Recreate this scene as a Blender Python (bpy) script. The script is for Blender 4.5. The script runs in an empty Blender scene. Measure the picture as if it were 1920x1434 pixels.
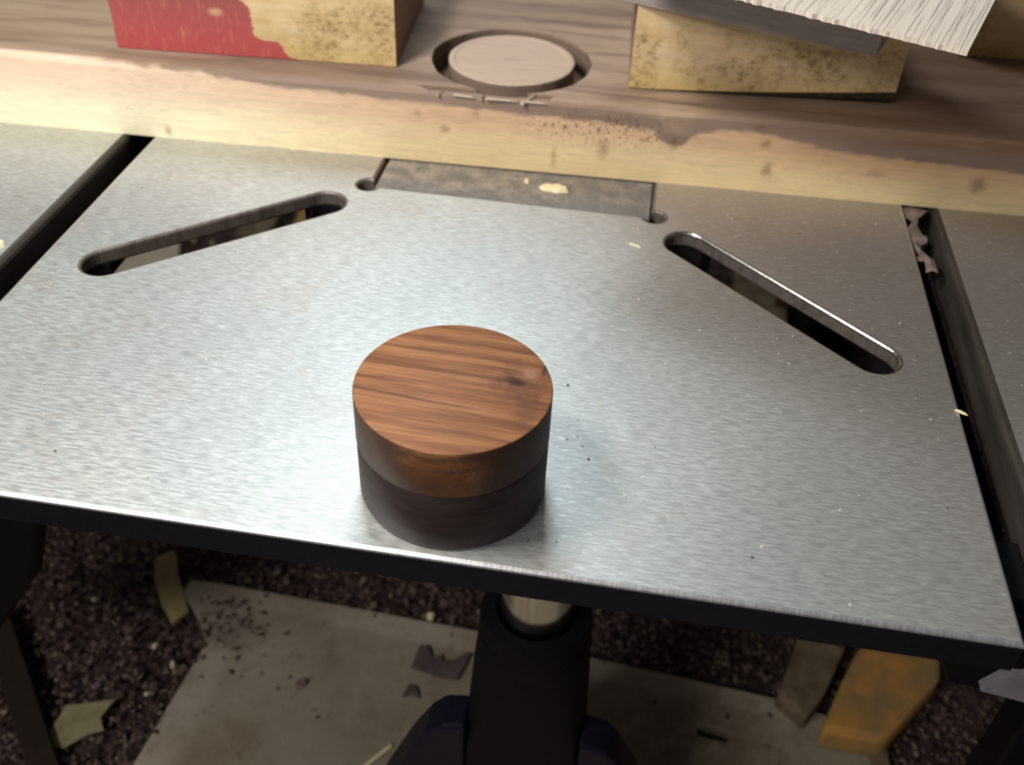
import bpy, bmesh, math, random
from mathutils import Vector, Matrix

S = 0.001                                   # everything below is written in millimetres
scene = bpy.context.scene
col = scene.collection
random.seed(7)

# ------------------------------------------------------------------ camera
R = Vector((0.98716382, 0.15518657, 0.03774542))
U = Vector((-0.12879534, 0.63377151, 0.76272238))
F = Vector((-0.09444229, 0.75779337, -0.64562362))
cam = bpy.data.cameras.new('camera')
cam_o = bpy.data.objects.new('camera', cam)
col.objects.link(cam_o)
M = Matrix((R, U, -F)).transposed().to_4x4()
M.translation = Vector((45.612, -223.936, 235.676)) * S
cam_o.matrix_world = M
cam.sensor_width = 36.0
cam.lens = 1874.1 / 1920 * 36
cam.clip_start = 0.005
cam.clip_end = 50
cam.dof.use_dof = True
cam.dof.focus_distance = 0.345
cam.dof.aperture_fstop = 11.0
scene.camera = cam_o

# ------------------------------------------------------------------ world and lights
w = bpy.data.worlds.new('world')
scene.world = w
w.use_nodes = True
w.node_tree.nodes['Background'].inputs[0].default_value = (1.0, 0.94, 0.90, 1)
w.node_tree.nodes['Background'].inputs[1].default_value = 0.085

def area(name, loc, target, sx, sy, energy, colour):
    l = bpy.data.lights.new(name, 'AREA')
    l.shape = 'RECTANGLE'
    l.size, l.size_y = sx * S, sy * S
    l.energy = energy
    l.color = colour
    o = bpy.data.objects.new(name, l)
    col.objects.link(o)
    o.location = Vector(loc) * S
    d = (Vector(target) - Vector(loc))
    o.rotation_euler = d.to_track_quat('-Z', 'Y').to_euler()
    return o
area('overhead_lamp', (-235, -75, 460), (-60, 90, 0), 130, 90, 2.9, (1.0, 0.96, 0.88))
area('room_tube_light', (-600, -800, 740), (-60, 60, -150), 560, 140, 7.2, (1.0, 0.96, 0.91))
area('drill_press_lamp', (-150, 520, 620), (-40, 60, 0), 260, 200, 2.0, (0.86, 0.97, 1.0))

vs = scene.view_settings
vs.view_transform = 'Standard'
vs.look = 'None'
vs.exposure = 0.0
vs.gamma = 1.0
vs.use_curve_mapping = False

# ------------------------------------------------------------------ helpers
def tag(o, label=None, cat=None, group=None, kind=None):
    if label: o['label'] = label
    if cat: o['category'] = cat
    if group: o['group'] = group
    if kind: o['kind'] = kind
    return o

def empty(name, loc, rz=0):
    o = bpy.data.objects.new(name, None)
    o.empty_display_size = 0.01
    col.objects.link(o)
    o.location = Vector(loc) * S
    o.rotation_euler = (0, 0, rz)
    return o

def link_mesh(name, me, mats, parent=None, loc=(0, 0, 0), rot=(0, 0, 0)):
    o = bpy.data.objects.new(name, me)
    col.objects.link(o)
    if not isinstance(mats, (list, tuple)): mats = [mats]
    if len(me.materials) == 0:
        for m in mats: me.materials.append(m)
    o.location = Vector(loc) * S
    o.rotation_euler = rot
    if parent: o.parent = parent
    return o

def build(name, bm, mats, parent=None, loc=(0, 0, 0), rot=(0, 0, 0), smooth=False):
    """bm in millimetres -> one mesh object in metres"""
    bmesh.ops.recalc_face_normals(bm, faces=bm.faces)
    bmesh.ops.scale(bm, vec=(S, S, S), verts=bm.verts)
    me = bpy.data.meshes.new(name)
    bm.to_mesh(me); bm.free()
    if smooth:
        for p in me.polygons: p.use_smooth = True
        try: me.set_sharp_from_angle(angle=math.radians(35))
        except Exception: pass
    return link_mesh(name, me, mats, parent, loc, rot)

def box(bm, x0, x1, y0, y1, z0, z1):
    v = [bm.verts.new((x, y, z)) for z in (z0, z1) for (x, y) in ((x0, y0), (x1, y0), (x1, y1), (x0, y1))]
    for f in ((0, 3, 2, 1), (4, 5, 6, 7), (0, 1, 5, 4), (1, 2, 6, 5), (2, 3, 7, 6), (3, 0, 4, 7)):
        bm.faces.new([v[i] for i in f])
    return v

def prism(bm, poly, z0, z1):
    a = [bm.verts.new((x, y, z0)) for x, y in poly]
    b = [bm.verts.new((x, y, z1)) for x, y in poly]
    bm.faces.new(list(reversed(a))); bm.faces.new(b)
    n = len(poly)
    for i in range(n):
        j = (i + 1) % n
        bm.faces.new((a[i], a[j], b[j], b[i]))

def bevel(bm, w, seg=2, sel=None):
    es = [e for e in bm.edges if (sel is None or sel(e))]
    bmesh.ops.bevel(bm, geom=es, offset=w, segments=seg, profile=0.5, affect='EDGES')

def lathe(bm, prof, n=96, cx=0, cy=0, cap0=True, cap1=True):
    rings = []
    for r, z in prof:
        rings.append([bm.verts.new((cx + r * math.cos(2 * math.pi * i / n), cy + r * math.sin(2 * math.pi * i / n), z)) for i in range(n)])
    for a, b in zip(rings, rings[1:]):
        for i in range(n):
            j = (i + 1) % n
            bm.faces.new((a[i], a[j], b[j], b[i]))
    if cap0: bm.faces.new(list(reversed(rings[0])))
    if cap1: bm.faces.new(rings[-1])

def plate(name, outline, holes, z0, z1, bev, mats, parent=None, loc=(0, 0, 0), edge_mat=None, side_mat=None, hole_mat=None):
    """flat cast plate with holes and a small rounded arris, from a filled 2D curve"""
    cu = bpy.data.curves.new(name, 'CURVE')
    cu.dimensions = '2D'; cu.fill_mode = 'BOTH'
    def area2(p): return sum(p[i][0] * p[(i + 1) % len(p)][1] - p[(i + 1) % len(p)][0] * p[i][1] for i in range(len(p)))
    for k, pts in enumerate([outline] + holes):
        pts = list(pts)
        if (area2(pts) > 0) != (k > 0): pts.reverse()
        sp = cu.splines.new('POLY'); sp.points.add(len(pts) - 1)
        for i, (x, y) in enumerate(pts): sp.points[i].co = (x, y, 0, 1)
        sp.use_cyclic_u = True
    cu.extrude = (z1 - z0) / 2 - bev
    cu.bevel_depth = bev; cu.bevel_resolution = 2; cu.offset = -bev
    tmp = bpy.data.objects.new('tmp', cu); col.objects.link(tmp)
    dg = bpy.context.evaluated_depsgraph_get()
    me = bpy.data.meshes.new_from_object(tmp.evaluated_get(dg))
    bpy.data.objects.remove(tmp); bpy.data.curves.remove(cu)
    me.name = name
    bm = bmesh.new(); bm.from_mesh(me); bpy.data.meshes.remove(me)
    bmesh.ops.remove_doubles(bm, verts=bm.verts, dist=0.001)
    bmesh.ops.translate(bm, vec=(0, 0, (z0 + z1) / 2), verts=bm.verts)
    bmesh.ops.recalc_face_normals(bm, faces=bm.faces)
    for f in bm.faces:
        c = f.calc_center_median(); hole = min(abs(c.x - outline[0][0]), abs(c.x - outline[1][0]), abs(c.y - outline[0][1]), abs(c.y - outline[2][1])) > bev + 0.1
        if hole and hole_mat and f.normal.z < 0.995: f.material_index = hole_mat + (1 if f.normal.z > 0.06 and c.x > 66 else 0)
        elif 0.06 < f.normal.z < 0.995 and edge_mat: f.material_index = edge_mat
        elif f.normal.z <= 0.06 and side_mat: f.material_index = side_mat
        else: f.material_index = 0
        f.smooth = False
    return build(name, bm, mats, parent, loc)

def boolean(o, cutter, op='DIFFERENCE'):
    m = o.modifiers.new('b', 'BOOLEAN'); m.object = cutter; m.operation = op; m.solver = 'EXACT'
    dg = bpy.context.evaluated_depsgraph_get(); dg.update()
    me = bpy.data.meshes.new_from_object(o.evaluated_get(dg))
    o.modifiers.clear(); old = o.data; o.data = me; me.name = old.name
    bpy.data.objects.remove(cutter)

# ------------------------------------------------------------------ node helpers
class NT:
    def __init__(s, name):
        s.m = bpy.data.materials.new(name); s.m.use_nodes = True
        s.t = s.m.node_tree; s.n = s.t.nodes; s.l = s.t.links
        s.b = s.n['Principled BSDF']
    def new(s, k): return s.n.new(k)
    def put(s, sock, v):
        if isinstance(v, bpy.types.NodeSocket): s.l.new(v, sock)
        else:
            try: sock.default_value = v
            except Exception: sock.default_value = (*v, 1) if len(v) == 3 else v
    def co(s):                                  # object coordinates in millimetres
        t = s.new('ShaderNodeTexCoord'); v = s.new('ShaderNodeVectorMath'); v.operation = 'SCALE'
        s.l.new(t.outputs['Object'], v.inputs[0]); v.inputs['Scale'].default_value = 1000.0
        return v.outputs[0]
    def xyz(s, v):
        k = s.new('ShaderNodeSeparateXYZ'); s.l.new(v, k.inputs[0]); return k.outputs
    def comb(s, x, y, z):
        k = s.new('ShaderNodeCombineXYZ')
        for i, a in enumerate((x, y, z)): s.put(k.inputs[i], a)
        return k.outputs[0]
    def mapv(s, v, scale=(1, 1, 1), rot=(0, 0, 0), loc=(0, 0, 0)):
        k = s.new('ShaderNodeMapping'); s.l.new(v, k.inputs[0])
        k.inputs['Scale'].default_value = scale; k.inputs['Rotation'].default_value = rot; k.inputs['Location'].default_value = loc
        return k.outputs[0]
    def noise(s, v, scale=1, detail=3, rough=0.5, dist=0):
        k = s.new('ShaderNodeTexNoise'); s.l.new(v, k.inputs['Vector'])
        k.inputs['Scale'].default_value = scale; k.inputs['Detail'].default_value = detail
        k.inputs['Roughness'].default_value = rough; k.inputs['Distortion'].default_value = dist
        return k.outputs[0]
    def math(s, op, a, b=0, c=0, clamp=False):
        k = s.new('ShaderNodeMath'); k.operation = op; k.use_clamp = clamp
        for i, x in enumerate((a, b, c)): s.put(k.inputs[i], x)
        return k.outputs[0]
    def ss(s, v, lo, hi, a=0.0, b=1.0):         # smoothstep map
        k = s.new('ShaderNodeMapRange'); k.interpolation_type = 'SMOOTHSTEP'; s.put(k.inputs[0], v)
        for i, x in enumerate((lo, hi, a, b)): s.put(k.inputs[i + 1], x)
        return k.outputs[0]
    def ramp(s, v, stops):
        k = s.new('ShaderNodeValToRGB'); s.put(k.inputs[0], v)
        e = k.color_ramp.elements
        while len(e) < len(stops): e.new(0.5)
        for q, (p, c) in zip(e, stops): q.position = p; q.color = (*c, 1)
        return k.outputs[0]
    def fcurve(s, v, pts, lo, hi):              # piecewise function of v, pts in real units
        k = s.new('ShaderNodeFloatCurve'); c = k.mapping.curves[0]
        x0, x1 = pts[0][0], pts[-1][0]
        n = s.new('ShaderNodeMapRange'); s.put(n.inputs[0], v); n.inputs[1].default_value = x0; n.inputs[2].default_value = x1
        P = [((x - x0) / (x1 - x0), (y - lo) / (hi - lo)) for x, y in pts]
        c.points[0].location = P[0]; c.points[1].location = P[-1]
        for p in P[1:-1]: c.points.new(*p)
        k.mapping.update(); s.l.new(n.outputs[0], k.inputs['Value'])
        return s.math('MULTIPLY_ADD', k.outputs[0], hi - lo, lo)
    def mix(s, f, a, b, mode='MIX'):
        k = s.new('ShaderNodeMix'); k.data_type = 'RGBA'; k.blend_type = mode
        s.put(k.inputs[0], f)
        s.put(k.inputs[6], a if isinstance(a, bpy.types.NodeSocket) else (*a, 1))
        s.put(k.inputs[7], b if isinstance(b, bpy.types.NodeSocket) else (*b, 1))
        return k.outputs[2]
    def spot(s, v, c, r, r_in=0.2, wob=None):   # 1 inside an ellipsoid centred at c with radii r
        d = s.new('ShaderNodeVectorMath'); d.operation = 'SUBTRACT'; s.l.new(v, d.inputs[0]); d.inputs[1].default_value = c
        e = s.new('ShaderNodeVectorMath'); e.operation = 'DIVIDE'; s.l.new(d.outputs[0], e.inputs[0]); e.inputs[1].default_value = r
        g = s.new('ShaderNodeVectorMath'); g.operation = 'LENGTH'; s.l.new(e.outputs[0], g.inputs[0])
        L = g.outputs['Value']
        if wob is not None: L = s.math('ADD', L, wob)
        return s.ss(L, r_in, 1.0, 1.0, 0.0)
    def bump(s, h, dist=0.1, strength=1.0, normal=None):
        k = s.new('ShaderNodeBump'); s.put(k.inputs['Height'], h)
        k.inputs['Distance'].default_value = dist * S; k.inputs['Strength'].default_value = strength
        if normal is not None: s.l.new(normal, k.inputs['Normal'])
        return k.outputs[0]
    def out(s, base, rough=0.6, metal=0.0, normal=None, spec=0.5, **kw):
        b = s.b
        s.put(b.inputs['Base Color'], base if isinstance(base, bpy.types.NodeSocket) else (*base, 1))
        s.put(b.inputs['Roughness'], rough); s.put(b.inputs['Metallic'], metal)
        s.put(b.inputs['Specular IOR Level'], spec)
        if normal is not None: s.l.new(normal, b.inputs['Normal'])
        for k, v in kw.items(): s.put(b.inputs[k], v)
        return s.m

# ------------------------------------------------------------------ materials
def m_table(xoff=0.0):
    t = NT('ground_cast_iron'); c = t.mapv(t.co(), loc=(xoff, 0, 0))
    streak = t.noise(t.mapv(c, (0.17, 1.15, 1), (0, 0, -0.04)), 1, 2, 0.6)
    fine = t.noise(t.mapv(c, (0.32, 1.9, 1), (0, 0, 0.05)), 1, 2, 0.6)
    blot = t.noise(c, 0.014, 4, 0.6)
    rust = t.ss(t.noise(t.mapv(c, loc=(50, 0, 0)), 0.03, 5, 0.7), 0.52, 0.72)
    x, y, z = t.xyz(c)
    # warm brown-grey tint growing toward the back and the right of the casting
    back = t.ss(t.math('ADD', y, t.math('MULTIPLY', x, 0.35)), 90, 240)
    base = t.mix(t.ss(streak, 0.3, 0.7), (0.43, 0.45, 0.445), (0.66, 0.68, 0.67))
    base = t.mix(t.ss(blot, 0.35, 0.7, 0.0, 0.35), base, (0.40, 0.41, 0.42))
    base = t.mix(t.math('MULTIPLY', rust, 0.22), base, (0.42, 0.33, 0.25))
    base = t.mix(t.math('MULTIPLY', back, 0.5), base, (0.42, 0.365, 0.34))
    base = t.mix(t.math('MULTIPLY', t.ss(t.math('MULTIPLY_ADD', y, 0.35, x), 30, 210), 0.6), base, (0.40, 0.355, 0.335))
    h = t.math('ADD', t.math('MULTIPLY', streak, 0.6), t.math('MULTIPLY', fine, 0.5))
    glint = t.ss(t.noise(t.mapv(c, (0.22, 1.7, 1), (0, 0, -0.03), (9, 4, 0)), 1, 1, 0.5), 0.60, 0.74)
    base = t.mix(t.math('MULTIPLY', glint, 0.5), base, (0.93, 0.95, 0.94))  # sparkle of the ground metal painted in as pale streaks
    rough = t.math('SUBTRACT', t.math('MULTIPLY_ADD', streak, 0.22, 0.36), t.math('MULTIPLY', glint, 0.10))
    return t.out(base, rough, 0.72, t.bump(h, 0.10, 0.7))

def m_edge():
    t = NT('ground_edge'); c = t.co()
    x, y, z = t.xyz(c)
    g = t.noise(t.mapv(c, (1.6, 0.02, 0.02)), 1, 2, 0.7)
    base = t.mix(t.ss(g, 0.35, 0.65), (0.66, 0.66, 0.68), (0.92, 0.93, 0.95))
    return t.out(base, 0.36, 0.9, t.bump(g, 0.05, 0.4))

def m_black(name, colr=(0.006, 0.0055, 0.0068), rough=0.55):
    t = NT(name); c = t.co()
    n = t.noise(c, 0.25, 4, 0.65)
    dust = t.ss(t.noise(c, 1.1, 3, 0.8), 0.66, 0.78)
    base = t.mix(n, colr, tuple(a * 2.2 for a in colr))
    base = t.mix(t.math('MULTIPLY', dust, 0.25), base, (0.12, 0.10, 0.09))
    return t.out(base, rough, 0.0, t.bump(n, 0.4, 0.4), spec=0.12)

def m_plank():
    t = NT('plank_wood'); c = t.co(); x, y, z = t.xyz(c)
    wob = t.noise(t.mapv(c, (0.012, 0.05, 0.05)), 1, 3, 0.6)
    cw = t.comb(x, t.math('MULTIPLY_ADD', wob, 26.0, y), t.math('MULTIPLY_ADD', wob, 18.0, z))
    grain = t.noise(t.mapv(cw, (0.006, 0.10, 0.10)), 1, 4, 0.55)
    fine = t.noise(t.mapv(cw, (0.02, 0.9, 0.9)), 1, 3, 0.6)
    heart = t.ramp(grain, [(0.28, (0.13, 0.085, 0.058)), (0.42, (0.28, 0.195, 0.138)), (0.55, (0.41, 0.30, 0.215)), (0.75, (0.48, 0.365, 0.27))])
    sap = t.ramp(t.math('ADD', t.math('MULTIPLY', grain, 0.5), t.math('MULTIPLY', t.ss(z, 0, 34), 0.5)),
                 [(0.22, (0.80, 0.65, 0.36)), (0.45, (0.80, 0.60, 0.36)), (0.66, (0.70, 0.47, 0.30)), (0.9, (0.58, 0.37, 0.24))])
    sap = t.mix(t.ss(x, -20, -240, 0, 0.85), sap, t.mix(t.ss(z, 8, 34), (0.98, 0.93, 0.68), (0.88, 0.66, 0.50)))  # sapwood paler to the left, its overexposure painted into the colour
    # sapwood boundary on the front face as a height over the table, along x
    zb = t.fcurve(x, [(-300, 40), (-240, 38.5), (-185, 36), (-107, 31.5), (-46, 30), (0, 28.6), (30, 28), (50, 27), (61, 20.5), (72, 27), (94, 30), (112, 28.5), (134, 24.5), (222, 21), (300, 18)], 0, 45)
    edge = t.math('SUBTRACT', z, t.math('ADD', zb, t.math('MULTIPLY_ADD', t.noise(t.mapv(c, (0.1, 0.1, 0.3)), 1, 4), 5.0, -2.5)))
    top_amount = t.ss(y, 9.0, 3.0)              # the pale wood stops just behind the arris
    issap = t.math('MULTIPLY', t.ss(edge, 1.6, -1.6), t.ss(y, 7.0, 3.0))
    leftsap = t.math('MULTIPLY', t.ss(x, -165, -235), t.ss(t.math('ADD', y, t.math('MULTIPLY', wob, 8)), 8.5, 3.0))
    issap = t.math('MAXIMUM', issap, leftsap)
    tl = t.math('MULTIPLY', t.spot(c, (-290, 24, 37), (80, 13, 60), 0.2, t.math('MULTIPLY_ADD', t.noise(t.mapv(c, (0.02, 0.3, 0.3)), 1, 4), 1.4, -0.7)), 0.6)
    heart = t.mix(tl, heart, (0.20, 0.125, 0.08))
    heart = t.mix(t.ss(x, -60, -220, 0, 0.35), heart, (0.22, 0.15, 0.10))
    base = t.mix(issap, heart, sap)
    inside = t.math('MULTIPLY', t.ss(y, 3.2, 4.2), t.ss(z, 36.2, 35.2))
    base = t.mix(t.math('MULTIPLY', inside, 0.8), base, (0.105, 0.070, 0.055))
    # violet-brown streak that follows the boundary
    streak = t.math('MULTIPLY', t.ss(edge, -0.5, 1.5), t.ss(edge, 13, 4))
    streak = t.math('MULTIPLY', streak, t.ss(x, -230, -120))
    base = t.mix(t.math('MULTIPLY', streak, 0.75), base, (0.235, 0.165, 0.135))
    rightdark = t.math('MULTIPLY', t.ss(x, 60, 190), t.ss(z, 26, 34))
    base = t.mix(t.math('MULTIPLY', rightdark, 0.65), base, (0.20, 0.095, 0.048))
    orange = t.math('MULTIPLY', t.ss(x, 40, 150), t.math('MULTIPLY', issap, t.ss(z, 4, 22)))
    base = t.mix(t.math('MULTIPLY', orange, 0.45), base, (0.52, 0.29, 0.13))
    wn = t.math('MULTIPLY_ADD', t.noise(c, 0.35, 3, 0.7), 1.2, -0.6)
    for cx, cz, rx, rz, k in ((29, 14.8, 4.5, 7, .45), (-46.9, 18, 4, 3, .5), (107, 11.5, 4, 6, .6), (157, 15, 8, 3, .3), (100, 33, 4, 3, .6), (104, 25, 4, 4, .55), (158, 23, 4, 2, .2),
                              (204, 13.5, 6, 6, .6), (-186, 4, 3, 5, .45), (6, 8, 2, 9, .35), (-32, 27, 3, 3, .4), (-60, 25, 3, 3, .3), (62, 22, 3, 7, .55), (236, 4, 8, 3, .5)):
        base = t.mix(t.math('MULTIPLY', t.spot(c, (cx, 0, cz), (rx, 60, rz), 0.1, wn), k), base, (0.20, 0.11, 0.05))
    pits = t.math('MULTIPLY', t.ss(t.noise(t.mapv(c, (0.55, 0.5, 0.35)), 1, 2, 0.7), 0.56, 0.64), t.spot(c, (28, 0, 25), (52, 14, 13), 0.3))
    base = t.mix(t.math('MULTIPLY', pits, 0.7), base, (0.16, 0.08, 0.045))
    base = t.mix(t.ss(fine, 0.35, 0.75, 0.0, 0.22), base, (0.20, 0.13, 0.09))
    h = t.math('SUBTRACT', t.math('MULTIPLY', fine, 0.12), pits)
    return t.out(base, 0.72, 0, t.bump(h, 0.5, 0.5), spec=0.25)

def m_core():
    t = NT('cut_walnut'); c = t.co(); x, y, z = t.xyz(c)
    g = t.noise(t.mapv(c, (0.03, 0.5, 0.3)), 1, 4, 0.6)
    base = t.ramp(g, [(0.2, (0.41, 0.31, 0.245)), (0.8, (0.53, 0.41, 0.33))])
    base = t.mix(t.math('MULTIPLY', t.spot(c, (0, 0, 0), (9, 4, 40), 0.1), 0.25), base, (0.2, 0.17, 0.12))
    n = t.noise(c, 0.5, 4, 0.7)
    return t.out(base, 0.8, 0, t.bump(n, 0.5, 0.5), spec=0.2)

def m_lid():
    t = NT('walnut_lid'); c = t.co()
    cr = t.mapv(c, rot=(0, 0, 0.05)); x, y, z = t.xyz(cr)
    wob = t.noise(t.mapv(c, (0.018, 0.05, 0.05)), 1, 1, 0.5)
    yy = t.math('MULTIPLY_ADD', wob, 5.0, y)
    v = t.comb(x, yy, z)
    g = t.noise(t.mapv(v, (0.016, 0.32, 0.10)), 1, 5, 0.62)
    f = t.noise(t.mapv(v, (0.07, 2.1, 0.6)), 1, 4, 0.7)
    base = t.ramp(g, [(0.26, (0.085, 0.032, 0.014)), (0.40, (0.17, 0.066, 0.027)), (0.50, (0.26, 0.106, 0.043)), (0.60, (0.33, 0.150, 0.064)), (0.78, (0.24, 0.098, 0.045))])
    base = t.mix(t.ss(f, 0.42, 0.68, 0.0, 0.72), base, (0.13, 0.048, 0.02))
    # one thin dark line across the top and the scar near the edge
    ln = t.math('ABSOLUTE', t.math('SUBTRACT', t.math('MULTIPLY_ADD', t.math('SUBTRACT', x, 0), 0.06, yy), -6.5))
    base = t.mix(t.math('MULTIPLY', t.ss(ln, 0.7, 0.15), t.ss(x, 14, -10, 0, 0.75)), base, (0.045, 0.03, 0.022))
    wn = t.math('MULTIPLY_ADD', t.noise(c, 0.3, 4, 0.7), 1.6, -0.8)
    base = t.mix(t.math('MULTIPLY', t.spot(c, (20, 4, 41), (15, 13, 30), 0.1, wn), 0.7), base, (0.11, 0.042, 0.022))
    base = t.mix(t.math('MULTIPLY', t.spot(c, (23.5, -8, 41), (6, 13, 30), 0.1, wn), 0.5), base, (0.10, 0.045, 0.022))
    base = t.mix(t.math('MULTIPLY', t.spot(c, (18, 5.0, 41), (5.0, 2.6, 6), 0.1, wn), 0.95), base, (0.03, 0.012, 0.01))
    pale = t.spot(c, (22, 9.5, 41), (5.2, 4.2, 6), 0.15, wn)
    base = t.mix(t.math('MULTIPLY', pale, 0.55), base, (0.40, 0.22, 0.15))
    base = t.mix(t.math('MULTIPLY', t.spot(c, (26, 12, 41), (1.6, 3.6, 6), 0.1, wn), 0.9), base, (0.03, 0.014, 0.012))
    # shade painted on the turned side of the lid, its middle left lit
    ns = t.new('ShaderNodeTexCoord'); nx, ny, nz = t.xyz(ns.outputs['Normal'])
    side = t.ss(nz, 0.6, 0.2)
    side_shade = t.math('MULTIPLY', side, t.math('SUBTRACT', 1.0, t.math('MULTIPLY', t.ss(t.math('ABSOLUTE', t.math('SUBTRACT', t.xyz(c)[0], 3)), 17, 5), t.ss(t.noise(t.mapv(c, (0.03, 0.03, 0.22)), 1, 3), 0.3, 0.5))))
    base = t.mix(t.math('MULTIPLY', side_shade, 0.90), base, (0.035, 0.021, 0.018))
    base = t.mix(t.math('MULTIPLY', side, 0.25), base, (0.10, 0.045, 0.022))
    h = t.math('ADD', t.math('MULTIPLY', f, 0.3), t.math('MULTIPLY', pale, t.noise(c, 1.2, 3, 0.8)))
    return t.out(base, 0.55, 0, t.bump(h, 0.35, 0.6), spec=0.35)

def m_base_walnut():
    t = NT('dark_walnut_base'); c = t.co()
    g = t.noise(t.mapv(c, (0.03, 0.05, 0.35)), 1, 4, 0.6)
    f = t.noise(t.mapv(c, (0.3, 0.3, 2.0)), 1, 3, 0.6)
    base = t.ramp(g, [(0.3, (0.014, 0.0085, 0.0085)), (0.7, (0.038, 0.024, 0.021))])
    return t.out(base, 0.5, 0, t.bump(f, 0.2, 0.4), spec=0.4)

def m_block(name, seed, left_end=None):
    """weathered softwood with mildew specks, red paint left of a stepped line if left_end"""
    t = NT(name); c = t.co(); x, y, z = t.xyz(c)
    o = t.mapv(c, loc=(seed * 37.0, seed * 11.0, seed * 5.0))
    g = t.noise(t.mapv(o, (0.02, 0.3, 0.25)), 1, 4, 0.6)
    patch = t.noise(o, 0.05, 3, 0.6)
    speck = t.noise(t.mapv(o, (0.30, 0.30, 0.40)), 1, 5, 0.78)
    base = t.ramp(g, [(0.3, (0.62, 0.44, 0.24)), (0.55, (0.72, 0.54, 0.32)), (0.75, (0.64, 0.50, 0.33))])
    base = t.mix(t.ss(z, 16, 2, 0.0, 0.55), base, (0.62, 0.46, 0.17))
    top = t.ss(z, 30, 39, 0, 0.35); base = t.mix(top, base, (0.60, 0.42, 0.28))
    m = t.math('MULTIPLY', t.ss(speck, 0.40, 0.70), t.ss(patch, 0.33, 0.60))
    base = t.mix(t.math('MULTIPLY', t.ss(patch, 0.4, 0.65), 0.35), base, (0.46, 0.30, 0.12))
    m = t.math('MULTIPLY', m, t.ss(z, 37, 22))
    if left_end: m = t.math('MULTIPLY', m, t.ss(x, -5, 45))
    base = t.mix(t.math('MULTIPLY', m, 0.80), base, (0.15, 0.095, 0.025))
    if left_end:
        line = t.fcurve(z, [(0, 23), (3, 15), (6.5, 13.5), (8.5, 11.5), (8.9, 4), (11, 0.5), (16, 0), (24, -1), (30, -6), (40, -12)], -25, 30)
        nz = t.math('MULTIPLY_ADD', t.noise(c, 0.6, 4, 0.7), 6.0, -3.0)
        red = t.ss(t.math('SUBTRACT', x, t.math('ADD', line, nz)), 0.5, -0.5)
        paint = t.mix(t.ss(z, 2, 40), (0.44, 0.085, 0.085), (0.27, 0.085, 0.08))
        paint = t.mix(t.ss(t.noise(t.mapv(c, (0.5, 0.5, 0.15)), 1, 4), 0.5, 0.8, 0, 0.5), paint, (0.62, 0.22, 0.17))
        chip = t.math('ADD', t.spot(c, (-17, -3, 21), (5.5, 8, 3), 0.3, nz and t.math('MULTIPLY', nz, 0.08)), t.spot(c, (-35, -4, 9), (0.5, 8, 7), 0.4))
        base = t.mix(t.math('MULTIPLY', red, t.math('SUBTRACT', 1, t.math('MULTIPLY', chip, 0.6), clamp=True)), base, paint)
    h = t.math('MULTIPLY', speck, 1.0)
    return t.out(base, 0.78, 0, t.bump(h, 0.25, 0.4), spec=0.2)

def m_endgrain():
    t = NT('sawn_end'); c = t.co()
    g = t.noise(t.mapv(c, (1, 0.2, 0.9)), 1, 4, 0.6)
    return t.out(t.ramp(g, [(0.3, (0.20, 0.13, 0.095)), (0.7, (0.34, 0.235, 0.17))]), 0.85, 0, spec=0.15)

def m_ply():
    t = NT('pale_plywood'); c = t.co()
    wobx = t.noise(t.mapv(c, (0.05, 0.02, 0.05)), 1, 3)
    x, y, z = t.xyz(c)
    v = t.comb(t.math('MULTIPLY_ADD', y, 0.085, t.math('MULTIPLY_ADD', wobx, 0.8, x)), y, z)
    f = t.noise(t.mapv(v, (1.1, 0.010, 0.02)), 1, 3, 0.7)
    pore = t.ss(f, 0.52, 0.66)
    g = t.noise(t.mapv(v, (0.06, 0.012, 0.1)), 1, 3)
    base = t.mix(g, (0.58, 0.50, 0.43), (0.74, 0.67, 0.59))
    base = t.mix(t.math('MULTIPLY', pore, 0.75), base, (0.30, 0.235, 0.21))
    return t.out(base, 0.75, 0, t.bump(t.math('SUBTRACT', 1.0, pore), 0.35, 0.6), spec=0.25)

def m_plain(name, a, b, scale=0.1, rough=0.75, stretch=(1, 1, 1), metal=0.0, bump=0.2, spec=0.3):
    t = NT(name); c = t.co()
    n = t.noise(t.mapv(c, stretch), scale, 5, 0.65)
    return t.out(t.ramp(n, [(0.33, a), (0.67, b)]), rough, metal, t.bump(n, bump, 0.5), spec=spec)

def m_insert():
    t = NT('dusty_mdf'); c = t.co(); x, y, z = t.xyz(c)
    n = t.noise(c, 0.09, 5, 0.7); f = t.noise(t.mapv(c, (0.6, 0.25, 1)), 1, 4, 0.7)
    base = t.mix(t.ss(n, 0.36, 0.62), (0.36, 0.31, 0.26), (0.20, 0.18, 0.165))
    base = t.mix(t.ss(y, 14, 2, 0, 0.55), base, (0.13, 0.125, 0.125))
    base = t.mix(t.ss(x, -20, 40, 0, 0.4), base, (0.15, 0.14, 0.13))
    base = t.mix(t.ss(f, 0.5, 0.75, 0, 0.4), base, (0.10, 0.09, 0.085))
    return t.out(base, 0.85, 0, t.bump(f, 0.6, 0.7), spec=0.2)

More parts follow.
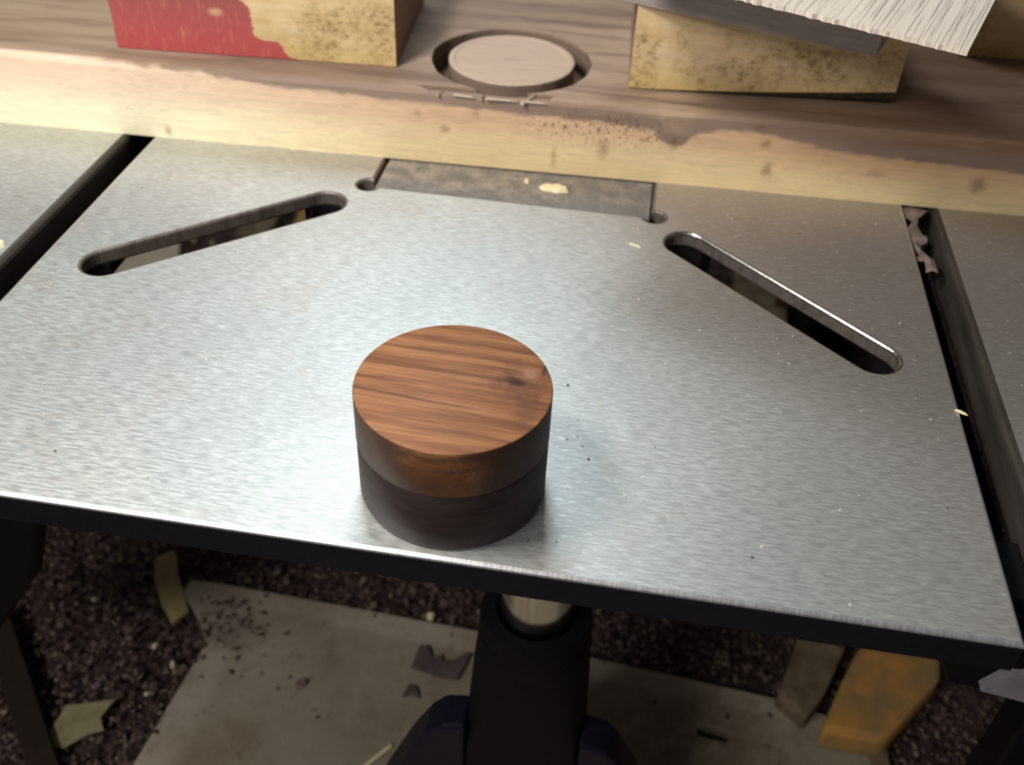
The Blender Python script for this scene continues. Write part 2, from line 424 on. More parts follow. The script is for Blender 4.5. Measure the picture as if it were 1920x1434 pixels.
def m_slab():
    t = NT('dusty_base_casting'); c = t.co(); x, y, z = t.xyz(c)
    n = t.noise(c, 0.018, 5, 0.65); d = t.noise(c, 0.09, 5, 0.75)
    base = t.ramp(n, [(0.3, (0.25, 0.20, 0.14)), (0.5, (0.39, 0.335, 0.26)), (0.7, (0.44, 0.40, 0.33))])
    base = t.mix(t.ss(d, 0.54, 0.72, 0, 0.65), base, (0.12, 0.085, 0.055))
    rim = t.math('MULTIPLY', t.ss(x, -170, -160), t.ss(t.math('MULTIPLY_ADD', x, .06, y), 142, 136))
    base = t.mix(t.math('MULTIPLY', rim, 0.38), base, (0.19, 0.15, 0.095))
    wn = t.math('MULTIPLY_ADD', t.noise(c, 0.12, 4, 0.7), 1.6, -0.8)
    base = t.mix(t.math('MULTIPLY', t.spot(c, (-172, 128, 0), (30, 22, 30), 0.2, wn), 0.6), base, (0.07, 0.05, 0.038))
    base = t.mix(t.math('MULTIPLY', t.spot(c, (128, 90, 0), (85, 60, 30), 0.2, wn), 0.55), base, (0.13, 0.075, 0.045))  # pedestal's shadow to its right, painted into the plate colour
    return t.out(base, 0.85, 0, t.bump(d, 0.8, 0.5), spec=0.2)

M_TABLE, M_EDGE = m_table(), m_edge()
M_SIDE = m_black('dark_table_side')
M_BLACK = m_black('black_painted_iron', (0.004, 0.0034, 0.004), 0.6)
M_PURPLE = m_black('dark_blue_enamel', (0.008, 0.006, 0.014), 0.45)
M_PLANK, M_CORE = m_plank(), m_core()
M_LID, M_WALNUT = m_lid(), m_base_walnut()
M_B1, M_B2, M_B3 = m_block('softwood_painted', 1, True), m_block('softwood_mottled', 2), m_block('softwood_dim', 3)
M_END, M_PLY, M_INSERT, M_SLAB = m_endgrain(), m_ply(), m_insert(), m_slab()
M_GREYBOARD = m_plain('grey_lilac_board', (0.25, 0.205, 0.195), (0.35, 0.295, 0.285), 1, 0.7, (0.05, 0.3, 0.5))
M_STEEL = m_plain('polished_steel', (0.55, 0.52, 0.50), (0.65, 0.62, 0.60), 0.2, 0.16, (1, 1, 0.1), 1.0, 0.02, 0.5)
M_CHIP = m_plain('pale_shaving', (0.72, 0.60, 0.33), (0.90, 0.82, 0.58), 0.6, 0.8)
M_SPLINTER = m_plain('fresh_split_wood', (0.42, 0.33, 0.27), (0.56, 0.46, 0.39), 0.5, 0.75)
M_CURL = m_plain('brown_curl', (0.26, 0.19, 0.16), (0.50, 0.40, 0.36), 0.2, 0.7)
M_YELLOW = m_plain('yellow_offcut', (0.34, 0.27, 0.12), (0.46, 0.38, 0.18), 0.12, 0.8, (1, 0.3, 1))
M_LEAF = m_plain('tan_flake', (0.22, 0.19, 0.09), (0.34, 0.30, 0.17), 0.08, 0.85)
M_BARK = m_plain('bark_flake', (0.075, 0.055, 0.055), (0.13, 0.10, 0.095), 0.15, 0.85)
M_ORANGE = m_plain('orange_painted_wood', (0.26, 0.19, 0.10), (0.62, 0.30, 0.055), 0.035, 0.75)
M_DIMWOOD = m_plain('dirty_wood', (0.10, 0.07, 0.04), (0.24, 0.18, 0.11), 0.06, 0.85)
M_SLOTLIT = m_plain('lit_slot_edge', (0.38, 0.36, 0.35), (0.58, 0.56, 0.55), 0.5, 0.28, (1, 1, .3), 1.0, 0.15, 0.4)  # highlight on the right slot's chamfer, painted as a brighter metal
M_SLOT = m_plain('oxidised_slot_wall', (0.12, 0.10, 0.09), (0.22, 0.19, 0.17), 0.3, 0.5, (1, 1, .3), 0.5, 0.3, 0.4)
M_WEDGE = m_plain('oxidised_casting_edge', (0.045, 0.038, 0.033), (0.085, 0.074, 0.064), 0.15, 0.5, (1, .15, 1), 0.4, 0.3, 0.4)
M_BEIGE = m_plain('beige_board', (0.42, 0.34, 0.25), (0.52, 0.43, 0.33), 0.05, 0.8)
M_DIRT = m_plain('dark_sawdust_bed', (0.030, 0.019, 0.019), (0.095, 0.062, 0.058), 0.16, 0.95, bump=2.5, spec=0.1)
M_WALL = m_plain('shop_wall', (0.16, 0.14, 0.12), (0.22, 0.19, 0.16), 0.01, 0.9)
M_TAB = m_plain('grey_tab', (0.20, 0.19, 0.22), (0.30, 0.28, 0.31), 0.1, 0.6)

# ------------------------------------------------------------------ setting
ZG = -306.0
def hgt(x, y):
    return 3.0 * math.sin(x * .045 + 1) * math.cos(y * .05) + 2.2 * math.sin(x * .11 + y * .07) + 1.5 * math.sin(x * .23 - y * .19)
bm = bmesh.new()
N = 110
gx = lambda i: -900 + 1800 * i / N
gy = lambda j: -500 + 1700 * j / N
vv = [[bm.verts.new((gx(i), gy(j), -308 + hgt(gx(i), gy(j)) * 0.6)) for j in range(N + 1)] for i in range(N + 1)]
for i in range(N):
    for j in range(N): bm.faces.new((vv[i][j], vv[i + 1][j], vv[i + 1][j + 1], vv[i][j + 1]))
fl = tag(build('floor', bm, M_DIRT, smooth=True), kind='structure')
bm = bmesh.new(); box(bm, -900, 900, 1200, 1220, -330, 900)
tag(build('wall_back', bm, M_WALL), kind='structure')

# ------------------------------------------------------------------ drill press table
XL, XR, YF, YB = -193.9, 173.1, -33.0, 330.0
XM = (XL + XR) / 2
def stadium(a, b, r, n=14):
    a, b = Vector(a), Vector(b); d = (b - a).normalized(); ang = math.atan2(d.y, d.x)
    pts = []
    for i in range(n + 1):
        t = ang - math.pi / 2 + math.pi * i / n; pts.append((b.x + r * math.cos(t), b.y + r * math.sin(t)))
    for i in range(n + 1):
        t = ang + math.pi / 2 + math.pi * i / n; pts.append((a.x + r * math.cos(t), a.y + r * math.sin(t)))
    return pts
LA, LB = (XM - 82.4, 161.7), (XM - 156.3, 95.3)
RA, RB = (XM + 82.4, 161.7), (XM + 156.3, 95.3)
RS = 9.2
IL, IR, IY, IB = XM - 65.8, XM + 65.8, 181.0, 300.0
def notch():
    r = 5.2; pts = []
    # relief circles drilled at the two front corners
    cl, cr_ = (IL - 1.5, IY + 1.0), (IR + 1.5, IY + 1.0)
    pts.append((IL, IB))
    for i in range(15):
        t = math.radians(75) + math.radians(285 - 10) * i / 14
        pts.append((cl[0] + r * math.cos(t), cl[1] + r * math.sin(t)))
    for i in range(15):
        t = math.radians(190) + math.radians(275) * i / 14
        pts.append((cr_[0] + r * math.cos(t), cr_[1] + r * math.sin(t)))
    pts.append((IR, IB))
    return pts
tb = tag(empty('drill_press_table', (0, 0, -12)), 'grey ground cast iron drill press table under the round wooden box, with two slanted slots', 'machine table')
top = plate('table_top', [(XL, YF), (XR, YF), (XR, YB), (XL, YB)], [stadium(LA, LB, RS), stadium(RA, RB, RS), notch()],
            4.8, 12, 1.35, [M_TABLE, M_EDGE, M_SIDE, M_SLOT, M_SLOTLIT], tb, edge_mat=1, side_mat=2, hole_mat=3)
bm = bmesh.new(); box(bm, XL + 0.1, XR - 0.1, YF - 0.08, YF + 6, 0, 10.3); build('table_rim', bm, M_SIDE, tb)
# bosses that close the ends of the slots underneath
def boss(c, toward):
    c, tw = Vector(c), Vector(toward); d = (tw - c).normalized(); ang = math.atan2(d.y, d.x)
    bm = bmesh.new(); inner, outer = [], []
    for i in range(13):
        t = ang + math.radians(70) + math.radians(220) * i / 12
        inner.append((c.x + (RS) * math.cos(t), c.y + (RS) * math.sin(t)))
        outer.append((c.x + (RS + 5) * math.cos(t), c.y + (RS + 5) * math.sin(t)))
    prism(bm, inner + outer[::-1], -12, 5.0)
    build('slot_boss', bm, M_BLACK, tb)
for a, b in ((LA, LB), (LB, LA), (RA, RB), (RB, RA)): boss(a, b)
bm = bmesh.new(); box(bm, XL + 4, XL + 12, YF + 30, YB - 4, -14, 4.8); build('under_rib', bm, M_BLACK, tb)
bm = bmesh.new(); box(bm, XR - 12, XR - 4, YF + 30, YB - 4, -14, 4.8); build('under_rib', bm, M_BLACK, tb)
bm = bmesh.new(); box(bm, -30, 80, 20, 90, -8, 4.8); build('under_rib', bm, M_BLACK, tb)

# insert in the throat of the table
bm = bmesh.new(); box(bm, -64.4, 65.4, 0.6, 112, -8, 0)
bevel(bm, 0.5, 1)
ins = build('table_insert', bm, M_INSERT, loc=(XM, IY, -1.2))
tag(ins, 'dusty grey-brown wood insert let into the table throat under the plank', 'insert')

# wings
def wing(x0, x1, label):
    wg = tag(empty('table_wing', ((x0 + x1) / 2, 0, -20)), label, 'table wing')
    h = (x1 - x0) / 2
    plate('wing_top', [(-h, YF + 6), (h, YF + 6), (h, YB), (-h, YB)], [], 0, 20, 2.9, [m_table((x0 + x1) / 2), M_WEDGE, M_WEDGE], wg, edge_mat=1, side_mat=2)
    return wg
wl = wing(-345, -207.1, 'grey metal table wing left of the dark gap, running under the plank')
wr = wing(187, 330, 'grey metal table wing right of the dark gap, with a brown curl at its edge')
bm = bmesh.new(); box(bm, -6, 10, YF + 20, YB, -12, 0); bevel(bm, 2, 2)
r1 = tag(build('guide_rail', bm, M_BLACK, loc=(181, 0, -26)), 'black steel guide rail seen down the right-hand gap between table and wing', 'rail')
bm = bmesh.new(); box(bm, -10, 8, YF + 20, YB, -12, 0); bevel(bm, 2, 2)
r2 = tag(build('guide_rail', bm, M_BLACK, loc=(-201, 0, -26)), 'black steel guide rail seen down the left-hand gap between table and wing', 'rail')

# brackets hanging below the table
bm = bmesh.new()
poly = [(-188, -12.2), (-188, -95), (-203, -138), (-232, -181), (-330, -200), (-330, -20.5), (-207, -20.5), (-195, -20.5), (-195, -12.2)]
a = [bm.verts.new((x, 0, z)) for x, z in poly]; b = [bm.verts.new((x, 12, z)) for x, z in poly]
bm.faces.new(a); bm.faces.new(b[::-1])
for i in range(len(poly)): bm.faces.new((a[i], b[i], b[(i + 1) % len(poly)], a[(i + 1) % len(poly)]))
bevel(bm, 1.2, 1)
tag(build('support_bracket', bm, M_BLACK, loc=(0, 30, 0)), 'black gusset bracket under the left end of the table front', 'bracket')
bk = tag(empty('support_bracket', (190, -6, -12)), 'black clamp bracket under the right corner of the table front, with a grey tab', 'bracket')
bm = bmesh.new()
poly = [(-26, -0.2), (-25, -30), (-16, -47), (30, -52), (30, -8.4), (-3, -8.4), (-3, -0.2)]
a = [bm.verts.new((x, 0, z)) for x, z in poly]; b = [bm.verts.new((x, 26, z)) for x, z in poly]
bm.faces.new(a); bm.faces.new(b[::-1])
for i in range(len(poly)): bm.faces.new((a[i], b[i], b[(i + 1) % len(poly)], a[(i + 1) % len(poly)]))
bevel(bm, 1.0, 1); build('bracket_body', bm, M_BLACK, bk)
bm = bmesh.new()
poly = [(-7, -43), (-1.5, -33), (3, -31), (6, -27), (20, -24), (20, -47), (8, -46)]
a = [bm.verts.new((x, -4.0 + 0.02 * x, z)) for x, z in poly]; b = [bm.verts.new((x, -0.1, z)) for x, z in poly]
bm.faces.new(a); bm.faces.new(b[::-1])
for i in range(len(poly)): bm.faces.new((a[i], b[i], b[(i + 1) % len(poly)], a[(i + 1) % len(poly)]))
o = build('tab', bm, M_TAB, bk); tag(o, 'grey metal tab')
bm = bmesh.new(); box(bm, -13, 13, -10, 10, 0, 242); bevel(bm, 1.5, 1)
tag(build('support_post', bm, M_BLACK, loc=(248, 44, -306)), 'black square leg under the right wing at the frame corner', 'post')
# leaning strap on the floor at left
bm = bmesh.new(); box(bm, -8, 8, -85, 78, 0, 7); bevel(bm, 0.8, 1)
st = tag(build('steel_strap', bm, m_black('strap_iron', (0.018, 0.012, 0.010), 0.6), loc=(-268, 56, -301), rot=(0.02, 0, math.radians(42))), 'dark steel bar lying on the sawdust at the lower left', 'bar')

# ------------------------------------------------------------------ pedestal and base
bs = tag(empty('machine_base', (0, 0, -312)), 'dusty grey base plate of the press lying on the sawdust below the table', 'base plate')
outl = [(-192, -260), (-191, 33), (-185, 90), (-182, 118), (-196, 138), (-214, 152), (-210, 163), (-190, 164), (-17, 158), (58, 151), (180, 142), (236, 127), (238, 60), (236, -260)]
holes = [stadium((128, 112), (140, 111), 3.4, 8)]
plate('base_plate', outl, holes, 0, 12, 1.5, [M_SLAB, M_SLAB, M_SLAB], bs)
jk = tag(empty('pedestal', (27.5, 50, -300)), 'near-black pedestal with a polished steel tube rising to the table', 'pedestal')
bm = bmesh.new(); lathe(bm, [(16.5, 150), (16.5, 279.8)], 64); build('steel_tube', bm, M_STEEL, jk, smooth=True)
tag(jk.children[-1] if jk.children else bpy.data.objects[-1], 'polished steel tube')
bm = bmesh.new(); lathe(bm, [(24, 140), (25.2, 157), (25.2, 171), (24.2, 174), (18.2, 175), (17.2, 173), (17.2, 140)], 64, cap0=False, cap1=False)
build('collar', bm, M_BLACK, jk, smooth=True)
bm = bmesh.new()
def ring(w, d, z, r):
    pts = []
    for cx, cy, a0 in ((w - r, d - r, 0), (-w + r, d - r, 90), (-w + r, -d + r, 180), (w - r, -d + r, 270)):
        for k in range(6):
            t = math.radians(a0 + 90 * k / 5); pts.append(bm.verts.new((cx + r * math.cos(t), cy + r * math.sin(t), z)))
    return pts
rs = [ring(32, 30, 0, 5), ring(28.5, 26, 90, 6), ring(26, 25, 146, 16), ring(25, 24.6, 164, 23)]
for p, q in zip(rs, rs[1:]):
    n = len(p)
    for i in range(n): bm.faces.new((p[i], p[(i + 1) % n], q[(i + 1) % n], q[i]))
bm.faces.new(rs[0][::-1])
build('housing', bm, M_BLACK, jk, smooth=True)
def gusset(sgn):
    bm = bmesh.new()
    poly = [(sgn * 27, 0), (sgn * 84, 0), (sgn * 70, 40), (sgn * 55, 80), (sgn * 46, 101), (sgn * 39, 110), (sgn * 27, 113)]
    a = [bm.verts.new((x, -27, z)) for x, z in poly]; b = [bm.verts.new((x, -9, z)) for x, z in poly]
    bm.faces.new(a); bm.faces.new(b[::-1])
    for i in range(len(poly)): bm.faces.new((a[i], b[i], b[(i + 1) % len(poly)], a[(i + 1) % len(poly)]))
    bevel(bm, 2.0, 2)
    build('gusset', bm, M_PURPLE, jk)
gusset(-1); gusset(1)

# ------------------------------------------------------------------ plank with its hole-saw groove
KX = 0.0377
PLANK_ROT = math.atan(KX)
# local frame: origin on the table at the front edge, x along the plank
bm = bmesh.new()
xs = [-360 + 10 * i for i in range(70)]
prof = [(0.0, 0.0), (0.0, 14), (-0.4, 26), (0.0, 34.6), (1.2, 36.6), (3.4, 37.0), (60, 37.0), (225, 37.0), (226, 36), (226, 0)]
rows = []
for i, x in enumerate(xs):
    row = []
    for k, (y, z) in enumerate(prof):
        jy = 0.25 * math.sin(x * .031 + k) + 0.15 * math.sin(x * .11 + k * 2) if 0 < k < 6 else 0
        row.append(bm.verts.new((x, y + jy, z)))
    rows.append(row)
n = len(prof)
for p, q in zip(rows, rows[1:]):
    for k in range(n): bm.faces.new((p[k], q[k], q[(k + 1) % n], p[(k + 1) % n]))
bm.faces.new(rows[0]); bm.faces.new(rows[-1][::-1])
plank = build('wood_plank', bm, M_PLANK, loc=(0, 212.3, 0.0), rot=(0, 0, PLANK_ROT))
CG = (-20.6, 43.4)                                # centre of the groove in the plank's own frame
def disc_cut(r, z0, z1, n=96, wob=0.0):
    b = bmesh.new(); pts = []
    for i in range(n):
        t = 2 * math.pi * i / n
        rr = r + wob * (math.sin(7 * t) + .6 * math.sin(17 * t + 1) + .5 * random.uniform(-1, 1))
        pts.append((CG[0] + rr * math.cos(t), CG[1] + rr * math.sin(t)))
    prism(b, pts, z0, z1)
    return build('cutter', b, M_CORE, loc=(0, 212.3, 0), rot=(0, 0, PLANK_ROT))
ct = disc_cut(39.8, 24, 60, wob=0.22); core = disc_cut(31.4, 10, 70, wob=0.12)
boolean(ct, core)
boolean(plank, ct)
# broken-out notch where the saw met the front arris
b = bmesh.new()
outl = [(-62, 4.6), (-52, -0.2), (-46, 0.9), (-44, -1.5), (-30, -1.6), (-27, 0.2), (-20, -2), (-6, -1.8), (-1, 1.5), (2, 1.0), (4, 4.5), (6, 5.8), (-4, 6), (-20, 5), (-40, 6)]
prism(b, outl, 35.3, 60)
boolean(plank, build('cutter', b, M_CORE, loc=(0, 212.3, 0), rot=(0, 0, PLANK_ROT)))
plank.data.materials.clear(); plank.data.materials.append(M_PLANK)
for p in plank.data.polygons: p.material_index = 0; p.use_smooth = False
tag(plank, 'thick brown plank with a pale front edge lying across the back of the metal table', 'plank')
# the sawn plug left standing in the groove, darker pith mark in its centre
b = bmesh.new()
pts = [(31.2 + .12 * math.sin(9 * t * 2 * math.pi / 96) , 2 * math.pi * t / 96) for t in range(96)]
lathe(b, [(31.2, 0), (31.2, 0.35), (30.9, 0.6), (28.6, 0.75), (28.1, 0.35), (27.2, 0.3), (27.2, 0.31)], 96)
core_o = build('sawn_plug', b, M_CORE, plank, loc=(CG[0], CG[1], 36.7), smooth=True)
tag(core_o, 'round plug still standing inside the sawn ring')
for k, (x, y, L, wd, rz, ry) in enumerate([(-8, 1.0, 9, 2.0, 0.95, -.25), (-38, -0.2, 10, 1.5, -.1, 0), (-20, -0.9, 15, 1.3, .02, 0), (-5, -0.7, 12, 1.2, .0, 0), (-49, 0.6, 5, 1.2, 1.0, -.1), (-29, 0.4, 4, 1.0, 1.2, -.2)]):
    b = bmesh.new()
    v = [b.verts.new(p) for p in ((-L / 2, -wd / 2, 0), (L / 2, -wd * .2, 0), (L / 2, wd * .2, 0), (-L / 2, wd / 2, 0), (-L * .4, 0, 1.1), (L * .35, 0, .7))]
    for f in ((0, 3, 2, 1), (0, 1, 5, 4), (3, 4, 5, 2), (0, 4, 3), (1, 2, 5)): b.faces.new([v[i] for i in f])
    s = build('splinter', b, M_SPLINTER, plank, loc=(x, y, 35.4 if k else 36.0), rot=(0, ry, rz))
    if k == 0: tag(s, 'pale splinter broken out at the front edge')

# ------------------------------------------------------------------ blocks on the plank
def block(name, p0, p1, depth, z0, z1, mats, label, wane=None, end_mat=True):
    """rectangular timber, front bottom edge from p0 to p1"""
    p0, p1 = Vector(p0), Vector(p1); L = (p1 - p0).length; a = math.atan2(p1.y - p0.y, p1.x - p0.x)
    n = 24; bm = bmesh.new(); rows = []
    for i in range(n + 1):
        u = i / n; x = -L / 2 + L * u
        r = wane(u) if wane else (0.5, 0.5)
        ry, rz = r
        pr = [(ry, 0), (ry * .35, rz * .45), (0, rz), (0, z1 - z0 - .7), (.7, z1 - z0), (depth - .7, z1 - z0), (depth, z1 - z0 - .7), (depth, 0)]
        rows.append([bm.verts.new((x, y, z)) for y, z in pr])
    m = len(rows[0])
    for p, q in zip(rows, rows[1:]):
        for k in range(m):
            f = bm.faces.new((p[k], q[k], q[(k + 1) % m], p[(k + 1) % m]))
            if wane and k < 2: f.material_index = 2
    f0 = bm.faces.new(rows[0]); f1 = bm.faces.new(rows[-1][::-1])
    f0.material_index = f1.material_index = 1
    c = (p0 + p1) / 2
    o = build(name, bm, mats, loc=(c.x, c.y, z0), rot=(0, 0, a))
    return tag(o, label, 'wood block')
ZP = 37.05
block('wood_block', (-212.4, 221.5), (-75.2, 231.4), 89, ZP, ZP + 38, [M_B1, M_END], 'pale wood block on the plank with red paint on its left end')
block('wood_block', (37.3, 235.0), (160.4, 241.0), 89, ZP, ZP + 40, [M_B2, M_END, m_plain('dark_wane', (0.03, 0.02, 0.012), (0.09, 0.055, 0.03), 0.3, 0.9)], 'mottled yellow wood block on the plank, under the boards at the right',
      wane=lambda u: (0.5 + 6.5 * max(0, u - .05) ** 1.3, 0.5 + 8.5 * max(0, u - .05) ** 1.4))
block('wood_block', (205, 317.0), (300, 326.0), 89, ZP, ZP + 40, [M_B3, M_END], 'dim yellow-brown wood block at the far right edge behind the pale board')

# grey-lilac board and pale plywood piece stacked on the second block
def slab_on(name, corner, ang, L, W, z0, th, mat, label, cat, rag=0.0, seg=60):
    """corner = front right corner; the board runs left from it along ang and back from it"""
    bm = bmesh.new(); front = []
    for i in range(seg + 1):
        x = -L * i / seg
        front.append((x, -rag * random.random() ** 3 if 0 < i < seg else 0))
    poly = [(-W * (0.085 if rag else 0), W)] + front[:1] + front[1:] + [(-L, W)]
    prism(bm, poly[::-1], 0, th)
    return tag(build(name, bm, mat, loc=(corner[0], corner[1], z0), rot=(0, 0, ang)), label, cat)
slab_on('grey_board', (138, 198.5), math.atan2(-35, 100), 128, 90, ZP + 40.1, 33.8, M_GREYBOARD, 'grey-lilac board between the mottled block and the pale ragged-edged board', 'board')
slab_on('plywood_board', (148.2, 115.8), math.atan2(-34.5, 75), 150, 150, 111.1, 1.8, M_PLY, 'pale straight-grained board with a ragged front edge, topmost of the stack at upper right', 'board', rag=1.3, seg=110)

# ------------------------------------------------------------------ the round lidded box
bx = tag(empty('lidded_box', (0, 0, 0.05)), 'round two-tone wooden box with a reddish lid standing on the metal table', 'wooden box')
bm = bmesh.new(); lathe(bm, [(28.8, 0), (29.7, 0.7), (29.95, 2), (29.95, 22.5), (29.6, 23.0), (29.0, 23.15)], 128)
o = build('base', bm, M_WALNUT, bx, smooth=True); tag(o, 'dark walnut lower half')
bm = bmesh.new(); lathe(bm, [(29.0, 23.16), (29.75, 23.4), (30.05, 23.9), (30.05, 40.3), (29.85, 40.85), (29.3, 41.05)], 128)
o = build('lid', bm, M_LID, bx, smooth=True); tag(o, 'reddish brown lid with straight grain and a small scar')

# ------------------------------------------------------------------ small loose things
def chip_mesh(L, W, H, seed, bend=0.0, n=14):
    rnd = random.Random(seed); bm = bmesh.new()
    pts = [(L / 2 * math.cos(2 * math.pi * i / n) * rnd.uniform(.9, 1.05), W / 2 * math.sin(2 * math.pi * i / n) * rnd.uniform(.8, 1.1)) for i in range(n)]
    a = [bm.verts.new((x, y, bend * (x / L) ** 2)) for x, y in pts]
    b = [bm.verts.new((x * .8, y * .7, bend * (x / L) ** 2 * .7 + H * rnd.uniform(.75, 1.15))) for x, y in pts]
    c = bm.verts.new((0, 0, H * 1.15)); bm.faces.new(a[::-1])
    for i in range(n):
        j = (i + 1) % n; bm.faces.new((a[i], a[j], b[j], b[i])); bm.faces.new((b[i], b[j], c))
    return bm
def chip(name, L, W, H, loc, rz, mat, label, cat='wood chip', bend=0, seed=1, rx=0):
    return tag(build(name, chip_mesh(L, W, H, seed, bend), mat, loc=loc, rot=(rx, 0, rz), smooth=False), label, cat)
chip('wood_chip', 15, 7.6, 1.6, (8.7, 198.9, -1.15), -.05, M_CHIP, 'pale yellow oval wood chip on the insert in front of the plank', seed=3)
chip('wood_chip', 2.8, 3.6, 1.2, (-5.2, 203.2, -1.15), .4, M_CHIP, 'tiny pale chip left of the oval wood chip on the insert', seed=4)
chip('wood_sliver', 6.2, 0.9, .5, (49.6, 155.4, .05), -.42, M_CHIP, 'thin pale sliver on the metal table near the upper end of the right slot', 'splinter', seed=5)
chip('wood_chip', 5, 1.2, .7, (173.2, 68.2, .1), -.5, M_CHIP, 'small tan sliver on the right edge of the table at the gap', seed=6)
chip('wood_chip', 5, 6, 1.5, (-214.5, 98, .05), .3, M_CHIP, 'white chip on the left wing at the picture edge', seed=7)
# curled shaving standing in the right gap
bm = bmesh.new(); prev = None; n = 30
for i in range(n + 1):
    u = i / n
    y = 219 - 56 * u
    cx = 176.2 + 2.0 * math.sin(u * 7.5 + .6) * (1 - u * .5) + 1.0
    ph = u * 7.0; wd = 6.2 * (1 - .5 * u) + 1.2 * math.sin(u * 19)
    dx, dz = math.cos(ph), math.sin(ph)
    zc = -1.6 + 1.5 * math.sin(u * 9)
    cur = (bm.verts.new((cx - dx * wd, y + 1.5 * math.sin(i * 1.7), zc - abs(dz) * wd * .6)), bm.verts.new((cx, y, zc + .9)), bm.verts.new((cx + dx * wd, y - 1.2 * math.sin(i * 1.3), zc + dz * wd * .35)))
    if prev:
        bm.faces.new((prev[0], cur[0], cur[1], prev[1])); bm.faces.new((prev[1], cur[1], cur[2], prev[2]))
    prev = cur
bmesh.ops.solidify(bm, geom=bm.faces[:], thickness=0.45)
tag(build('wood_shaving', bm, M_CURL, smooth=True), 'crinkled brown wood shaving caught in the right-hand gap by the plank', 'shaving')

for o_ in bpy.data.objects:
    g_ = {'table_wing': 'wings either side of the table', 'guide_rail': 'rails under the gaps', 'wood_block': 'softwood blocks on the plank'}.get(o_.name.split('.')[0])
    if g_: o_['group'] = g_
# floor debris
ZF = -303.5
def flat_piece(name, pts, th, loc, rz, mat, label, cat, tilt=(0, 0)):
    bm = bmesh.new(); prism(bm, pts, 0, th); bevel(bm, min(.5, th * .25), 1)
    return tag(build(name, bm, mat, loc=loc, rot=(tilt[0], tilt[1], rz)), label, cat)
flat_piece('yellow_offcut', [(-8, 26), (3, 30), (6, 24), (5, 12), (9, -6), (12, -22), (2, -30), (-5, -12), (-9, 8)], 4, (-222, 154, ZF + 1), math.radians(24), M_YELLOW, 'yellowish wood offcut strip on the sawdust beside the base corner', 'offcut', (0.03, .02))
flat_piece('tan_flake', [(-17, -14), (-3, -17), (8, -8), (17, -6), (12, 2), (18, 14), (2, 11), (-10, 10)], 1.6, (-233, 53, ZF + 3), 0.15, M_LEAF, 'flat tan flake like a torn leaf on the sawdust at lower left', 'flake', (0.05, -.05))
flat_piece('bark_flake', [(-17, -6), (-16, 10), (-11, 12), (-7, 3), (-1, 7), (0, 2), (8, 4), (13, 12), (17, 12), (13, -8), (2, -8)], 3, (-34, 127, -299.9), -0.05, M_BARK, 'dark notched bark flake on the base plate left of the pedestal', 'flake')
flat_piece('bark_flake', [(-5, -4), (-1, 5), (4, 3), (6, -5), (0, -2)], 2, (-48, 106, -299.9), 0.2, M_BARK, 'small dark crumb below the notched bark flake on the base plate', 'flake')
flat_piece('match_sliver', [(-1.1, -11), (1.1, -11), (1.1, 11), (-1.1, 11)], 2.2, (-57, 61, -299.9), math.radians(-38), M_CHIP, 'pale matchstick sliver at the bottom edge of the base plate', 'splinter')
chip('wood_chip', 8, 7, 3, (-114, 99.5, -299.9), .3, m_plain('reddish_chip', (0.16, 0.09, 0.085), (0.26, 0.17, 0.16), .3), 'reddish chip lying alone on the base plate', seed=11)
for k, (x, y, s, lab) in enumerate([(-264.6, 136.6, 6, 'bright chip on the sawdust nearest the left end of the table'), (-212.3, 110.5, 4.5, 'bright chip on the sawdust below the yellow strip'),
                                    (-196.2, 99.7, 5, 'bright chip beside the left edge of the base plate'), (-202.4, 77.1, 4, 'tiny bright chip near the base plate edge, above the tan flake'),
                                    (-273.4, 69, 5, 'bright chip just right of the dark steel bar')]):
    chip('bright_chip', s, s * .7, 2, (x, y, ZF + 1.5), k, M_CHIP, lab, seed=20 + k)['group'] = 'bright chips on the sawdust'
chip('bright_chip', 6, 6, 3, (-48.4, 163.5, -302), .4, M_CHIP, 'yellow chip at the far edge of the base plate left of the pedestal', seed=31)
chip('bright_chip', 5, 4, 2, (220.9, 119.5, -300), .4, M_CHIP, 'small chip in front of the orange block', seed=32)

# orange and dim offcuts at lower right
def offcut(name, pts, z0, z1, mat, label, wane=3.0):
    bm = bmesh.new(); cx = sum(p[0] for p in pts) / len(pts); cy = sum(p[1] for p in pts) / len(pts)
    prism(bm, [(x - cx, y - cy) for x, y in pts], 0, z1 - z0)
    bevel(bm, wane, 2)
    return tag(build(name, bm, mat, loc=(cx, cy, z0)), label, 'offcut')
offcut('painted_offcut', [(192, 112), (229, 111), (267, 159), (270, 176), (221, 176), (206, 144)], -299.9, -279, M_ORANGE, 'orange-painted wood offcut standing on the base plate at the lower right', 4)
offcut('dirty_offcut', [(170, 136), (186, 122), (198, 140), (214, 177), (184, 177)], -299.9, -284, M_DIMWOOD, 'dim brown wood offcut to the left of the orange one', 1.5)
flat_piece('lath_strip', [(-5, -40), (5, -40), (5, 36), (-5, 36)], 4, (232, 84, -299.9), 0.1, M_DIMWOOD, 'narrow brown lath in front of the orange offcut', 'offcut')

